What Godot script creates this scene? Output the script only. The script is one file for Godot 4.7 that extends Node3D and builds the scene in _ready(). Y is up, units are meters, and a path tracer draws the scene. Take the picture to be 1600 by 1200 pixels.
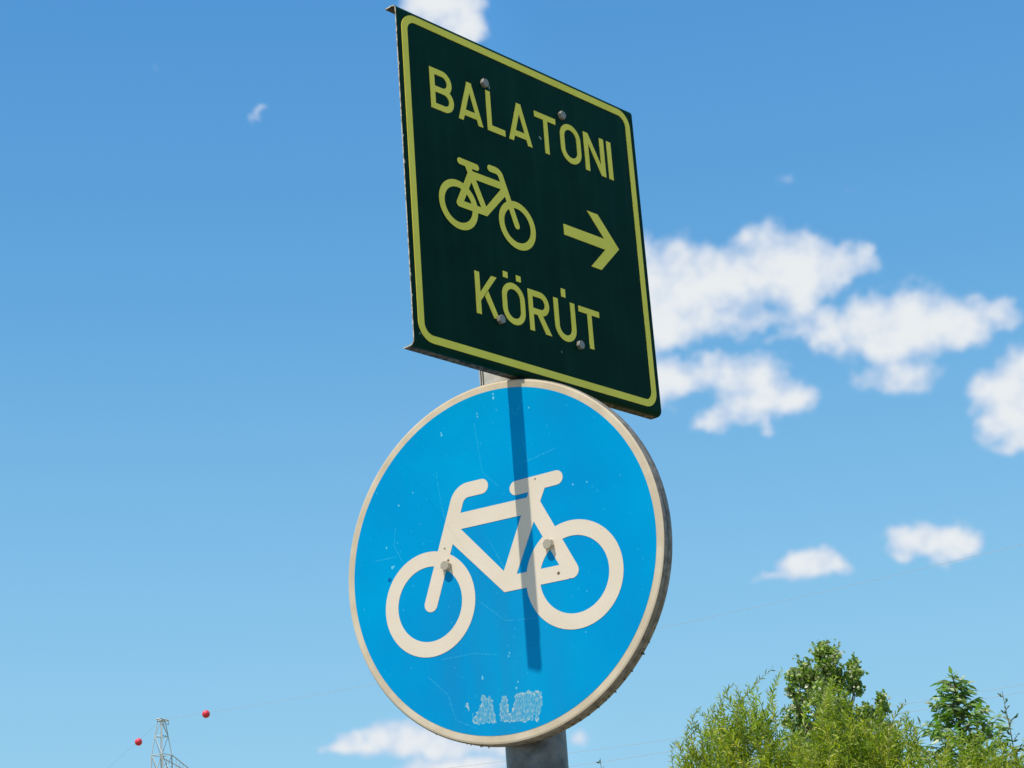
extends Node3D

const EYE := Vector3(0, 1.6, 0)
const SUN_AZ := Vector3(0.672, 0, -0.741)      # heading of the sunlight over the ground
const SUN_ELEVATION := 64.2
var taken := {}
var rng := RandomNumberGenerator.new()
var mats := {}


func _ready():
	rng.seed = 20240613
	# --- camera
	var cam := Camera3D.new()
	cam.name = "camera"
	cam.fov = 22.62
	cam.near = 0.05
	cam.far = 9000.0
	cam.transform = Transform3D(Basis(Vector3.RIGHT, deg_to_rad(19.372)) * Basis(Vector3.BACK, deg_to_rad(-4.217)), EYE)
	add_child(cam)
	cam.current = true
	# --- sky
	var env := Environment.new()
	env.background_mode = Environment.BG_SKY
	env.tonemap_mode = Environment.TONE_MAPPER_LINEAR
	env.tonemap_exposure = 1.0
	env.sdfgi_enabled = true
	env.ssao_enabled = true
	env.ssil_enabled = true
	var sky_mat := PanoramaSkyMaterial.new()
	sky_mat.panorama = ImageTexture.create_from_image(paint_sky())
	var sky := Sky.new()
	sky.sky_material = sky_mat
	env.sky = sky
	var we := WorldEnvironment.new()
	we.name = "world_environment"
	we.environment = env
	add_child(we)
	# --- sun: nearly in the plane of the green sign
	var sun := DirectionalLight3D.new()
	sun.name = "sun"
	var el := deg_to_rad(SUN_ELEVATION)
	var d := Vector3(SUN_AZ.x * cos(el), -sin(el), SUN_AZ.z * cos(el)).normalized()
	sun.basis = Basis.looking_at(d, Vector3.UP)
	sun.light_energy = 1.6
	sun.light_color = Color(1.0, 0.955, 0.88)
	sun.light_angular_distance = 0.53
	sun.shadow_enabled = true
	add_child(sun)
	make_materials()
	# --- setting and large structure
	build_ground()
	build_pylon()
	# --- trees and bushes
	build_trees()
	# --- the post and its two signs
	build_post()
	build_green_sign()
	build_round_sign()
	build_cobweb()


# ------------------------------------------------------------------ helpers
func numbered(called: String) -> String:
	if not taken.has(called):
		taken[called] = 0
		return called
	taken[called] += 1
	return "%s_%03d" % [called, taken[called]]


func thing(called: String, label: String, category: String, at := Vector3.ZERO, group := "") -> Node3D:
	var o := Node3D.new()
	o.name = numbered(called)
	o.position = at
	add_child(o)
	tag(o, label, category, group)
	return o


func tag(o: Node, label: String, category: String, group := ""):
	if label:
		o.set_meta("label", label)
	if category:
		o.set_meta("category", category)
	if group:
		o.set_meta("group", group)


func obj(called: String, mesh: Mesh, mat: Material, parent: Node) -> MeshInstance3D:
	var o := MeshInstance3D.new()
	o.name = numbered(called) if parent == self else called
	o.mesh = mesh
	if mat:
		o.material_override = mat
	parent.add_child(o, true)
	return o


func begin() -> SurfaceTool:
	var st := SurfaceTool.new()
	st.begin(Mesh.PRIMITIVE_TRIANGLES)
	return st


func tube(st: SurfaceTool, a: Vector3, b: Vector3, ra: float, rb: float, sides := 6):
	var dir := (b - a).normalized()
	var s := dir.cross(Vector3.UP if absf(dir.y) < 0.9 else Vector3.RIGHT).normalized()
	var t := dir.cross(s)
	for i in sides:
		var p := TAU * i / sides
		var q := TAU * (i + 1) / sides
		var np := s * cos(p) + t * sin(p)
		var nq := s * cos(q) + t * sin(q)
		for v in [[a + np * ra, np], [b + np * rb, np], [b + nq * rb, nq], [a + np * ra, np], [b + nq * rb, nq], [a + nq * ra, nq]]:
			st.set_normal(v[1])
			st.add_vertex(v[0])


func path_tube(st: SurfaceTool, pts: Array, ra: float, rb: float, sides := 6):
	for i in pts.size() - 1:
		var f: float = float(i) / (pts.size() - 1)
		var g: float = float(i + 1) / (pts.size() - 1)
		tube(st, pts[i], pts[i + 1], lerpf(ra, rb, f), lerpf(ra, rb, g), sides)


func quad(st: SurfaceTool, a: Vector3, b: Vector3, c: Vector3, d: Vector3):
	for v in [a, b, c, a, c, d]:
		st.add_vertex(v)


func box(st: SurfaceTool, lo: Vector3, hi: Vector3):
	var p := func(i: int) -> Vector3: return Vector3(hi.x if i & 1 else lo.x, hi.y if i & 2 else lo.y, hi.z if i & 4 else lo.z)
	for f in [[4, 6, 7, 5], [1, 3, 2, 0], [0, 2, 6, 4], [5, 7, 3, 1], [6, 2, 3, 7], [0, 4, 5, 1]]:
		quad(st, p.call(f[0]), p.call(f[1]), p.call(f[2]), p.call(f[3]))


func lathe_z(profile: Array, sides: int) -> SurfaceTool:
	# profile of (radius, z) turned round the z axis, smooth round it, creased along it
	var st := begin()
	for k in profile.size() - 1:
		var a: Vector2 = profile[k]
		var b: Vector2 = profile[k + 1]
		var n2 := Vector2(b.y - a.y, a.x - b.x).normalized()
		if n2.length() < 0.5:
			continue
		for i in sides:
			var p := TAU * i / sides
			var q := TAU * (i + 1) / sides
			var cp := Vector2(cos(p), sin(p))
			var cq := Vector2(cos(q), sin(q))
			var vs := [[a, cp], [b, cq], [b, cp], [a, cp], [a, cq], [b, cq]]
			for v in vs:
				var r: Vector2 = v[0]
				var c: Vector2 = v[1]
				st.set_normal(Vector3(c.x * -n2.x, c.y * -n2.x, -n2.y))
				st.set_uv(Vector2(0.5 + c.x * r.x / 0.62, 0.5 - c.y * r.x / 0.62))
				st.add_vertex(Vector3(c.x * r.x, c.y * r.x, r.y))
	return st


# ------------------------------------------------------------------ flat film cut to shape (millimetres in, metres out)
func circle_pts(c: Vector2, r: float, from: float, to: float, n: int) -> PackedVector2Array:
	var out := PackedVector2Array()
	for i in n + 1:
		var a := lerpf(from, to, float(i) / n)
		out.append(c + Vector2(cos(a), sin(a)) * r)
	return out


func half_ring(c: Vector2, r_out: float, r_in: float, from: float, to: float, n := 40) -> PackedVector2Array:
	var out := circle_pts(c, r_out, from, to, n)
	var back := circle_pts(c, r_in, to, from, n)
	out.append_array(back)
	return out


func capsule(a: Vector2, b: Vector2, r: float) -> PackedVector2Array:
	var t := (b - a).angle()
	var out := circle_pts(a, r, t + PI / 2, t + 3 * PI / 2, 14)
	out.append_array(circle_pts(b, r, t - PI / 2, t + PI / 2, 14))
	return out


func line_shape(pts: Array, w: float) -> PackedVector2Array:
	# a band of width w along a polyline, square ends
	var l := PackedVector2Array()
	var r := PackedVector2Array()
	for i in pts.size():
		var p: Vector2 = pts[i]
		var d0: Vector2 = (p - pts[i - 1]).normalized() if i > 0 else (pts[1] - p).normalized()
		var d1: Vector2 = (pts[i + 1] - p).normalized() if i < pts.size() - 1 else d0
		var n := (Vector2(-d0.y, d0.x) + Vector2(-d1.y, d1.x)).normalized()
		var k := 1.0 / maxf(0.4, n.dot(Vector2(-d0.y, d0.x)))
		l.append(p + n * w / 2 * k)
		r.append(p - n * w / 2 * k)
	r.reverse()
	l.append_array(r)
	return l


func rect_shape(x0: float, y0: float, x1: float, y1: float) -> PackedVector2Array:
	return PackedVector2Array([Vector2(x0, y0), Vector2(x1, y0), Vector2(x1, y1), Vector2(x0, y1)])


func film(shapes: Array, cuts: Array, z: float, thick: float, uv_span: float, move := Transform2D()) -> ArrayMesh:
	# joins the shapes strip by strip (the cuts go through every hole), then triangulates the front and adds the cut edge
	var st := begin()
	var all: Array = [-1000.0]
	all.append_array(cuts)
	all.append(1000.0)
	for k in all.size() - 1:
		var slab := rect_shape(all[k], -1000, all[k + 1], 1000)
		var joined: Array = []
		for s in shapes:
			for piece in Geometry2D.intersect_polygons(s, slab):
				var p: PackedVector2Array = piece
				var again := true
				while again:
					again = false
					for j in joined.size():
						var m := Geometry2D.merge_polygons(p, joined[j])
						if m.size() == 1:
							p = m[0]
							joined.remove_at(j)
							again = true
							break
				joined.append(p)
		for p in joined:
			var ix := Geometry2D.triangulate_polygon(p)
			for i in range(0, ix.size(), 3):
				var t := [move * p[ix[i]], move * p[ix[i + 1]], move * p[ix[i + 2]]]
				if (t[1] - t[0]).cross(t[2] - t[0]) > 0:
					t = [t[0], t[2], t[1]]
				for v in t:
					st.set_normal(Vector3.BACK)
					st.set_uv(Vector2(0.5 + v.x / uv_span, 0.5 - v.y / uv_span))
					st.add_vertex(Vector3(v.x, v.y, z) * 0.001)
			var ccw := not Geometry2D.is_polygon_clockwise(p)
			for i in p.size():
				var a: Vector2 = p[i]
				var b: Vector2 = p[(i + 1) % p.size()]
				var on_cut := false
				for c in cuts:
					if absf(a.x - c) < 0.002 and absf(b.x - c) < 0.002:
						on_cut = true
				if on_cut:
					continue
				var am: Vector2 = move * a
				var bm: Vector2 = move * b
				var n := Vector2(bm.y - am.y, am.x - bm.x).normalized() * (1.0 if ccw else -1.0) * signf(move.determinant())
				for v in [Vector3(am.x, am.y, z), Vector3(bm.x, bm.y, z), Vector3(bm.x, bm.y, z - thick), Vector3(am.x, am.y, z), Vector3(bm.x, bm.y, z - thick), Vector3(am.x, am.y, z - thick)]:
					st.set_normal(Vector3(n.x, n.y, 0))
					st.set_uv(Vector2(0.5 + v.x / uv_span, 0.5 - v.y / uv_span))
					st.add_vertex(v * 0.001)
	return st.commit()


func bicycle_shapes() -> Array:
	# the cycle-path pictogram, facing left, 456 mm long
	var s: Array = []
	for cx in [-138.6, 138.4]:
		s.append(half_ring(Vector2(cx, -53.6), 89.2, 63.6, PI / 2, 3 * PI / 2))
		s.append(half_ring(Vector2(cx, -53.6), 89.2, 63.6, -PI / 2, PI / 2))
	# fork and handlebar: one bent stroke with round ends
	var stroke: Array = [Vector2(-136.4, -55)]
	for i in 11:
		var a := deg_to_rad(159.3 - i * 69.3 / 10.0)
		stroke.append(Vector2(-49.9, 101.7) + Vector2(cos(a), sin(a)) * 25.5)
	stroke.append(Vector2(-23.5, 127.2))
	s.append(line_shape(stroke, 25.6))
	s.append(circle_pts(stroke[0], 12.8, 0, TAU, 30))
	s.append(circle_pts(stroke[-1], 12.8, 0, TAU, 30))
	s.append(rect_shape(-82, 62.3, 72, 90.0))
	s.append(PackedVector2Array([Vector2(-85, 66), Vector2(-72, 66), Vector2(-68.4, 61.3), Vector2(8.4, -24.5), Vector2(20, -45), Vector2(6.8, -59.6), Vector2(-85.9, 39), Vector2(-96, 45)]))
	s.append(PackedVector2Array([Vector2(49.4, 63.3), Vector2(62, 91), Vector2(86.3, 78.5), Vector2(71.5, 47.4), Vector2(32.1, -34.2), Vector2(20, -45), Vector2(8.4, -24.5)]))
	s.append(PackedVector2Array([Vector2(6.8, -59.6), Vector2(128, -59.6), Vector2(140, -33.8), Vector2(8, -33.8)]))
	s.append(PackedVector2Array([Vector2(71.5, 47.4), Vector2(86.3, 78.5), Vector2(145.6, -40), Vector2(112.6, -34)]))
	s.append(circle_pts(Vector2(134.2, -46.6), 13.0, 0, TAU, 28))
	s.append(PackedVector2Array([Vector2(62, 90), Vector2(66.5, 100), Vector2(97, 100), Vector2(86.3, 78.5)]))
	s.append(capsule(Vector2(42.5, 110.4), Vector2(119.5, 112), 12.2))
	return s


const BICYCLE_CUTS := [-138.6, -76.0, -20.0, 30.0, 66.0, 90.0, 105.0, 138.4]


func bolt_mesh() -> ArrayMesh:
	# hexagonal head with the corners turned off, on a thin washer face
	var st := begin()
	st.set_smooth_group(-1)
	var rings := [[0.0084, 0.0, 6], [0.0084, 0.0060, 6], [0.0071, 0.0068, 24], [0.0, 0.0068, 24]]
	for k in 24:
		var a := TAU * k / 24.0
		var b := TAU * (k + 1) / 24.0
		var pt := func(ring: Array, t: float) -> Vector3:
			var r: float = ring[0]
			if ring[2] == 6:
				var m := fposmod(t, TAU / 6) - TAU / 12
				r = r * cos(PI / 6) / cos(m)
			return Vector3(cos(t) * r, sin(t) * r, ring[1])
		for j in 3:
			var e: float = b - 0.0001
			quad(st, pt.call(rings[j], a), pt.call(rings[j + 1], a), pt.call(rings[j + 1], e), pt.call(rings[j], e))
	st.generate_normals()
	return st.commit()


# ------------------------------------------------------------------ sky
func paint_sky() -> Image:
	var rows := 128
	var cols := 64
	var small := Image.create_empty(cols, rows, false, Image.FORMAT_RGBF)
	# clear-sky colour by height above the horizon, sRGB
	var stops := [[0.0, Color8(176, 217, 241)], [6.0, Color8(160, 210, 238)], [10.0, Color8(146, 202, 236)], [14.0, Color8(131, 191, 232)], [18.0, Color8(117, 180, 227)], [22.0, Color8(102, 168, 221)], [26.0, Color8(92, 159, 217)], [31.0, Color8(83, 150, 213)], [45.0, Color8(64, 130, 200)], [90.0, Color8(46, 104, 178)]]
	for y in rows:
		var e := 90.0 - (y + 0.5) * 180.0 / rows
		var c: Color = stops[0][1]
		for k in stops.size() - 1:
			if e >= stops[k][0]:
				c = stops[k][1].lerp(stops[k + 1][1], clampf((e - stops[k][0]) / (stops[k + 1][0] - stops[k][0]), 0, 1))
		c = c.srgb_to_linear()
		if e < -1.0:
			c = Color(0.20, 0.22, 0.17)
		for x in cols:
			small.set_pixel(x, y, c)
	small.resize(4096, 2048, Image.INTERPOLATE_CUBIC)
	var big := FastNoiseLite.new()
	big.seed = 7
	big.noise_type = FastNoiseLite.TYPE_SIMPLEX_SMOOTH
	big.frequency = 0.75
	big.fractal_octaves = 5
	big.fractal_gain = 0.6
	var warp := FastNoiseLite.new()
	warp.seed = 19
	warp.frequency = 0.9
	warp.fractal_octaves = 3
	for puffs in cloud_list():
		paint_cloud(small, puffs, big, warp)
	return small


func paint_cloud(im: Image, puffs: Array, big: FastNoiseLite, warp: FastNoiseLite):
	var lo := Vector2(1e9, 1e9)
	var hi := Vector2(-1e9, -1e9)
	for i in range(0, puffs.size(), 5):
		var c := Vector2(puffs[i], puffs[i + 1])
		var r := Vector2(puffs[i + 2], puffs[i + 3]) * 2.0
		lo = lo.min(c - r)
		hi = hi.max(c + r)
	var ppd := 4096.0 / 360.0
	for py in range(int((90 - hi.y) * ppd), int((90 - lo.y) * ppd) + 1):
		if py < 0 or py > 1020:
			continue
		var e := 90.0 - (py + 0.5) / ppd
		for pxi in range(int(floor(lo.x * ppd)), int(hi.x * ppd) + 1):
			var az := (pxi + 0.5) / ppd
			var q := Vector2(az, e)
			var x := az * cos(deg_to_rad(e))
			var wx := q.x + 0.30 * warp.get_noise_2d(x, e)
			var wy := q.y + 0.22 * warp.get_noise_2d(x + 40.0, e + 17.0)
			var clear := 1.0
			for i in range(0, puffs.size(), 5):
				var dx: float = (wx - puffs[i]) / (puffs[i + 2] * 1.2)
				var dy: float = (wy - puffs[i + 1]) / (puffs[i + 3] * 1.2)
				var r2 := dx * dx + dy * dy
				if r2 < 3.0:
					clear *= 1.0 - pow(puffs[i + 4], 0.75) * exp(-1.25 * r2 * (1.0 + 0.3 * r2))
			var field := 1.0 - clear
			if field < 0.02:
				continue
			var n := big.get_noise_2d(x, e * 1.1)
			var f := field + (0.56 - 0.26 * field) * n * smoothstep(0.02, 0.3, field)
			var a := 1.0 - exp(-4.4 * pow(maxf(0.0, f - 0.10), 1.5))
			if a <= 0.0:
				continue
			var thick := smoothstep(0.35, 1.1, f + 0.25 * n)
			var c := Color(0.61, 0.70, 0.85).lerp(Color(0.83, 0.86, 0.88), thick)
			var at := Vector2i(posmod(pxi, 4096), py)
			im.set_pixelv(at, im.get_pixelv(at).lerp(c, a))


func cloud_list() -> Array:
	# fair-weather cumulus as (azimuth, height, half width, half height, density) in degrees; azimuth 0 is where the camera looks
	var list := [
		[3.47, 21.59, 1.18, 1.28, 1.00,  4.71, 21.66, 1.22, 1.31, 1.00,  5.53, 21.68, 1.47, 1.28, 1.00,  6.98, 21.81, 1.18, 0.88, 1.00,  8.57, 22.29, 1.03, 0.95, 1.00,  9.31, 21.72, 1.14, 1.00, 1.00,  10.35, 21.93, 0.88, 0.62, 0.80,  11.26, 21.75, 0.59, 0.36, 0.60,  7.84, 22.95, 0.44, 0.29, 0.45,  9.25, 20.59, 0.51, 0.73, 0.50,  7.53, 20.51, 1.07, 0.44, 0.50,  8.57, 19.97, 0.78, 0.18, 0.25,  4.99, 20.49, 0.97, 0.51, 0.90,  11.49, 22.19, 0.28, 0.22, 0.35],
		[4.42, 19.01, 0.77, 0.69, 1.00,  5.04, 19.10, 0.87, 0.62, 0.90,  6.25, 19.12, 0.89, 0.47, 0.80,  7.63, 18.91, 0.93, 0.64, 0.90,  7.74, 18.19, 1.19, 0.58, 0.90,  6.30, 17.77, 0.69, 0.29, 0.70,  8.82, 18.07, 0.58, 0.40, 0.70,  7.74, 17.43, 0.31, 0.26, 0.40,  6.31, 19.66, 0.23, 0.15, 0.35,  3.22, 19.12, 0.77, 0.69, 1.00],
		[10.18, 20.05, 0.97, 0.51, 0.90,  11.58, 20.09, 1.17, 0.73, 1.00,  12.75, 20.02, 1.20, 0.84, 1.00,  12.06, 19.36, 1.55, 0.55, 1.00,  13.66, 19.61, 0.97, 0.58, 0.85,  14.86, 19.80, 0.87, 0.36, 0.65,  15.57, 19.69, 0.50, 0.33, 0.40,  11.42, 18.37, 0.73, 0.40, 0.55,  12.39, 18.32, 0.88, 0.47, 0.60,  14.26, 19.10, 0.58, 0.29, 0.45,  13.04, 20.60, 0.43, 0.18, 0.40],
		[15.67, 17.80, 0.86, 0.82, 1.00,  14.85, 17.45, 0.76, 0.62, 0.80,  15.34, 16.73, 0.88, 0.77, 1.00,  14.40, 16.45, 0.49, 0.33, 0.60,  15.08, 15.98, 0.76, 0.24, 0.60,  16.50, 17.11, 1.15, 1.31, 1.00,  14.27, 17.60, 0.46, 0.36, 0.40,  17.34, 16.60, 1.14, 0.91, 1.00],
		[8.29, 13.22, 0.94, 0.36, 1.00,  8.79, 13.35, 0.64, 0.29, 1.00,  7.40, 12.99, 0.52, 0.15, 0.60,  9.14, 13.09, 0.64, 0.24, 0.80],
		[11.69, 13.62, 0.83, 0.40, 1.00,  12.53, 13.52, 0.86, 0.44, 1.00,  13.13, 13.15, 0.52, 0.26, 0.70,  12.74, 13.01, 0.45, 0.26, 0.60,  11.14, 13.76, 0.34, 0.22, 0.50,  11.47, 13.09, 0.26, 0.18, 0.45],
		[-1.48, 30.65, 1.02, 0.62, 0.85,  -0.78, 30.21, 0.76, 0.58, 0.80,  -2.19, 30.83, 0.72, 0.44, 0.60,  -1.03, 29.76, 0.71, 0.33, 0.55,  -1.15, 31.51, 1.28, 0.66, 0.90,  -0.37, 29.85, 0.38, 0.29, 0.40],
		[-5.33, 9.08, 0.85, 0.27, 0.85,  -4.47, 9.16, 0.78, 0.40, 0.90,  -3.62, 9.05, 1.07, 0.44, 1.00,  -2.87, 8.87, 1.11, 0.40, 0.90,  -5.80, 8.99, 0.55, 0.16, 0.70,  -1.55, 8.79, 0.92, 0.33, 0.80,  1.22, 8.83, 0.48, 0.22, 0.50],
		[-2.91, 8.27, 1.22, 0.22, 0.80,  -1.87, 8.24, 0.92, 0.24, 0.80,  -3.69, 7.82, 2.03, 0.40, 1.00],
		[-7.68, 27.80, 0.25, 0.11, 0.17,  -7.90, 27.63, 0.21, 0.13, 0.17,  -8.07, 27.43, 0.12, 0.16, 0.12,  -8.23, 27.17, 0.10, 0.18, 0.08],
		[9.09, 24.63, 0.60, 0.16, 0.13,  11.27, 24.07, 0.68, 0.15, 0.09],
		[-11.17, 29.11, 0.29, 0.26, 0.09],
	]
	# the same kind of clouds over the rest of the sky
	var r := RandomNumberGenerator.new()
	r.seed = 99
	while list.size() < 95:
		var az := r.randf_range(-180, 180)
		var e := 5.0 + 50.0 * pow(r.randf(), 1.5)
		if absf(az) < 27 and e < 40:
			continue
		var size := r.randf_range(0.7, 1.9) * (0.6 + e / 30.0)
		var puffs: Array = []
		for k in r.randi_range(5, 9):
			var off := Vector2(r.randf_range(-1.9, 1.9), r.randf_range(-0.35, 0.5)) * size
			puffs.append_array([az + off.x / cos(deg_to_rad(e)), e + off.y, r.randf_range(0.5, 1.0) * size / cos(deg_to_rad(e)), r.randf_range(0.35, 0.6) * size, r.randf_range(0.6, 1.0)])
		list.append(puffs)
	return list


# ------------------------------------------------------------------ materials
func mat(color: Color, rough: float, metallic := 0.0, spec := 0.5) -> StandardMaterial3D:
	var m := StandardMaterial3D.new()
	m.albedo_color = color
	m.roughness = rough
	m.metallic = metallic
	m.metallic_specular = spec
	return m


func noise_tex(seed_: int, freq: float, ramp: Array, size := 512, octaves := 4, normal := false, bump := 2.0) -> NoiseTexture2D:
	var n := FastNoiseLite.new()
	n.seed = seed_
	n.frequency = freq
	n.fractal_octaves = octaves
	var t := NoiseTexture2D.new()
	t.noise = n
	t.width = size
	t.height = size
	t.seamless = true
	if normal:
		t.as_normal_map = true
		t.bump_strength = bump
	else:
		var g := Gradient.new()
		g.offsets = PackedFloat32Array([0.25, 0.5, 0.75])
		g.colors = PackedColorArray(ramp)
		t.color_ramp = g
	return t


func triplanar(m: StandardMaterial3D, tex: Texture2D, scale: float):
	m.albedo_texture = tex
	m.uv1_triplanar = true
	m.uv1_scale = Vector3.ONE * scale


func make_materials():
	var white := Color(1, 1, 1)
	mats.yellow = mat(white, 0.5, 0, 0.3)
	mats.yellow.albedo_texture = noise_tex(3, 0.012, [Color(0.93, 0.885, 0.335), Color(0.945, 0.90, 0.35), Color(0.955, 0.91, 0.365)])
	mats.green = mat(white, 0.5, 0, 0.16)
	mats.green.albedo_texture = green_face_texture()
	mats.blue = mat(white, 0.42, 0, 0.08)
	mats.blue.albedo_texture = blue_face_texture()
	mats.cream = mat(white, 0.45, 0, 0.35)
	mats.cream.albedo_texture = cream_texture()
	mats.ring = mat(white, 0.5, 0, 0.3)
	triplanar(mats.ring, noise_tex(9, 0.012, [Color(0.79, 0.735, 0.64), Color(0.825, 0.77, 0.675), Color(0.85, 0.80, 0.71)], 512, 5), 2.0)
	mats.sleeve = mat(white, 0.55, 0.05, 0.4)
	triplanar(mats.sleeve, noise_tex(18, 0.02, [Color(0.74, 0.73, 0.70), Color(0.80, 0.79, 0.76), Color(0.84, 0.83, 0.80)]), 4.0)
	mats.inside = mat(Color(0.30, 0.28, 0.25), 0.8, 0, 0.2)
	mats.flange = mat(white, 0.75, 0.0, 0.3)
	triplanar(mats.flange, noise_tex(11, 0.02, [Color(0.17, 0.17, 0.15), Color(0.29, 0.28, 0.25), Color(0.40, 0.38, 0.34)]), 6.0)
	mats.alu = mat(white, 0.5, 0.6, 0.5)
	triplanar(mats.alu, noise_tex(12, 0.02, [Color(0.66, 0.66, 0.65), Color(0.74, 0.74, 0.73), Color(0.80, 0.80, 0.79)]), 5.0)
	mats.rim = mat(white, 0.55, 0.25, 0.5)
	triplanar(mats.rim, noise_tex(13, 0.03, [Color(0.37, 0.355, 0.32), Color(0.48, 0.47, 0.44), Color(0.54, 0.53, 0.50)], 512, 5), 4.0)
	mats.edge = mat(white, 0.55, 0.1, 0.4)
	triplanar(mats.edge, noise_tex(16, 0.03, [Color(0.55, 0.50, 0.42), Color(0.80, 0.76, 0.68), Color(0.86, 0.83, 0.76)], 512, 5), 7.0)
	mats.galvanised = mat(white, 0.45, 0.45, 0.4)
	triplanar(mats.galvanised, noise_tex(14, 0.014, [Color(0.34, 0.345, 0.345), Color(0.42, 0.425, 0.42), Color(0.48, 0.48, 0.475)], 512, 5), 3.0)
	mats.galvanised.normal_enabled = true
	mats.galvanised.normal_texture = noise_tex(15, 0.05, [], 512, 4, true, 1.2)
	mats.bolt = mat(white, 0.5, 0.3, 0.5)
	mats.bolt.albedo_color = Color(0.56, 0.55, 0.52)
	mats.bolt_pale = mat(Color(0.72, 0.68, 0.60), 0.42, 0.25, 0.5)
	mats.steel = mat(Color(0.80, 0.81, 0.80), 0.6, 0.3, 0.5)
	mats.wire = mat(Color(0.70, 0.71, 0.72), 0.6, 0.0, 0.4)
	mats.thread = mat(Color(0.92, 0.93, 0.95), 0.4)
	mats.red = mat(Color(0.92, 0.23, 0.31), 0.35)
	mats.insulator = mat(Color(0.30, 0.20, 0.15), 0.3)
	mats.concrete = mat(white, 0.9, 0, 0.2)
	triplanar(mats.concrete, noise_tex(21, 0.03, [Color(0.55, 0.515, 0.455), Color(0.61, 0.57, 0.51), Color(0.66, 0.62, 0.56)], 512, 5), 0.7)
	mats.grass = mat(white, 0.95, 0, 0.1)
	triplanar(mats.grass, noise_tex(22, 0.03, [Color(0.36, 0.38, 0.16), Color(0.50, 0.48, 0.25), Color(0.61, 0.56, 0.35)], 512, 6), 0.35)
	mats.bark = mat(white, 0.9, 0, 0.2)
	triplanar(mats.bark, noise_tex(23, 0.03, [Color(0.32, 0.28, 0.23), Color(0.42, 0.38, 0.32), Color(0.52, 0.48, 0.41)], 256, 5), 3.0)
	mats.twig = mat(Color(0.42, 0.42, 0.24), 0.8)
	mats.leaf = leaf_mat(0.5, Color(0.93, 1.0, 0.5))
	mats.leaf_gloss = leaf_mat(0.38, Color(0.72, 0.85, 0.4))


func leaf_mat(rough: float, through: Color) -> StandardMaterial3D:
	var m := mat(Color(1, 1, 1), rough, 0, 0.5)
	m.vertex_color_use_as_albedo = true
	m.cull_mode = BaseMaterial3D.CULL_DISABLED
	m.backlight_enabled = true
	m.backlight = through
	return m


func cream_texture() -> ImageTexture:
	var n := FastNoiseLite.new()
	n.seed = 31
	n.frequency = 0.35
	n.fractal_octaves = 3
	var slow := FastNoiseLite.new()
	slow.seed = 32
	slow.frequency = 0.008
	slow.fractal_octaves = 4
	var im := Image.create_empty(512, 512, false, Image.FORMAT_RGB8)
	for y in 512:
		for x in 512:
			var v := 0.012 * n.get_noise_2d(x, y) + 0.022 * slow.get_noise_2d(x, y)
			im.set_pixel(x, y, Color(0.89 + v, 0.842 + v, 0.768 + v * 1.3))
	var r := RandomNumberGenerator.new()
	r.seed = 33
	for k in 60:
		var p := Vector2i(r.randi_range(4, 507), r.randi_range(4, 507))
		im.set_pixelv(p, Color(0.55, 0.5, 0.42).lerp(Color(0.85, 0.82, 0.75), r.randf()))
	# two scuffs on the frame of the bicycle: near the front bolt and on the rear stay
	for s in [[-97.5, 13.5, 2.2], [-103, 35, 1.5], [110, -47, 2.6], [80, 118, 1.5]]:
		blot(im, s[0], s[1], s[2], Color(0.36, 0.3, 0.22), 0.9)
	return ImageTexture.create_from_image(im)


func blot(im: Image, mx: float, my: float, r_mm: float, c: Color, most: float, stretch := 1.0):
	var k := im.get_width() / 620.0
	var cx := (310.0 + mx) * k
	var cy := (310.0 - my) * k
	var r := r_mm * k
	for y in range(int(cy - r * stretch - 1), int(cy + r * stretch + 2)):
		for x in range(int(cx - r - 1), int(cx + r + 2)):
			if x < 0 or y < 0 or x >= im.get_width() or y >= im.get_height():
				continue
			var d := Vector2((x + 0.5 - cx), (y + 0.5 - cy) / stretch).length()
			var a := most * clampf(r - d + 0.5, 0, 1)
			if a > 0:
				im.set_pixel(x, y, im.get_pixel(x, y).lerp(c, a))


func scratch(im: Image, pts: Array, w: float, c: Color, most: float, r: RandomNumberGenerator):
	for i in pts.size() - 1:
		var a: Vector2 = pts[i]
		var b: Vector2 = pts[i + 1]
		var steps := int(a.distance_to(b) / 0.7) + 1
		for s in steps:
			var p := a.lerp(b, float(s) / steps)
			if r.randf() < 0.75:
				blot(im, p.x + r.randf_range(-0.4, 0.4), p.y, w * r.randf_range(0.5, 1.1), c, most * r.randf_range(0.15, 1.0))


func green_face_texture() -> ImageTexture:
	var n := FastNoiseLite.new()
	n.seed = 41
	n.frequency = 0.01
	n.fractal_octaves = 5
	var im := Image.create_empty(512, 512, false, Image.FORMAT_RGB8)
	for y in 512:
		for x in 512:
			var v := 0.02 * n.get_noise_2d(x, y)
			var k := maxf(0.0, n.get_noise_2d(x * 3.5 + 900.0, y * 0.22)) * 0.03
			im.set_pixel(x, y, Color(0.006 + v * 0.3 + k, 0.182 + v + k, 0.138 + v + k))
	var r := RandomNumberGenerator.new()
	r.seed = 42
	for k in 40:
		blot(im, r.randf_range(-300, 300), r.randf_range(-300, 300), r.randf_range(0.5, 1.1), Color(0.22, 0.3, 0.27), r.randf_range(0.2, 0.7), r.randf_range(1, 3))
	for s in [[-89.3, 224.0, 1.3, 3.0], [-296.4, -287.9, 1.5, 1.0], [46.8, -243.5, 1.2, 1.6]]:
		blot(im, s[0], s[1], s[2], Color(0.75, 0.78, 0.75), 0.8, s[3])
	blot(im, 35.0, 166.0, 2.0, Color(0.85, 0.85, 0.84), 0.9, 0.7)
	blot(im, 38.0, 164.0, 2.0, Color(0.85, 0.85, 0.84), 0.9, 0.7)
	return ImageTexture.create_from_image(im)


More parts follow.
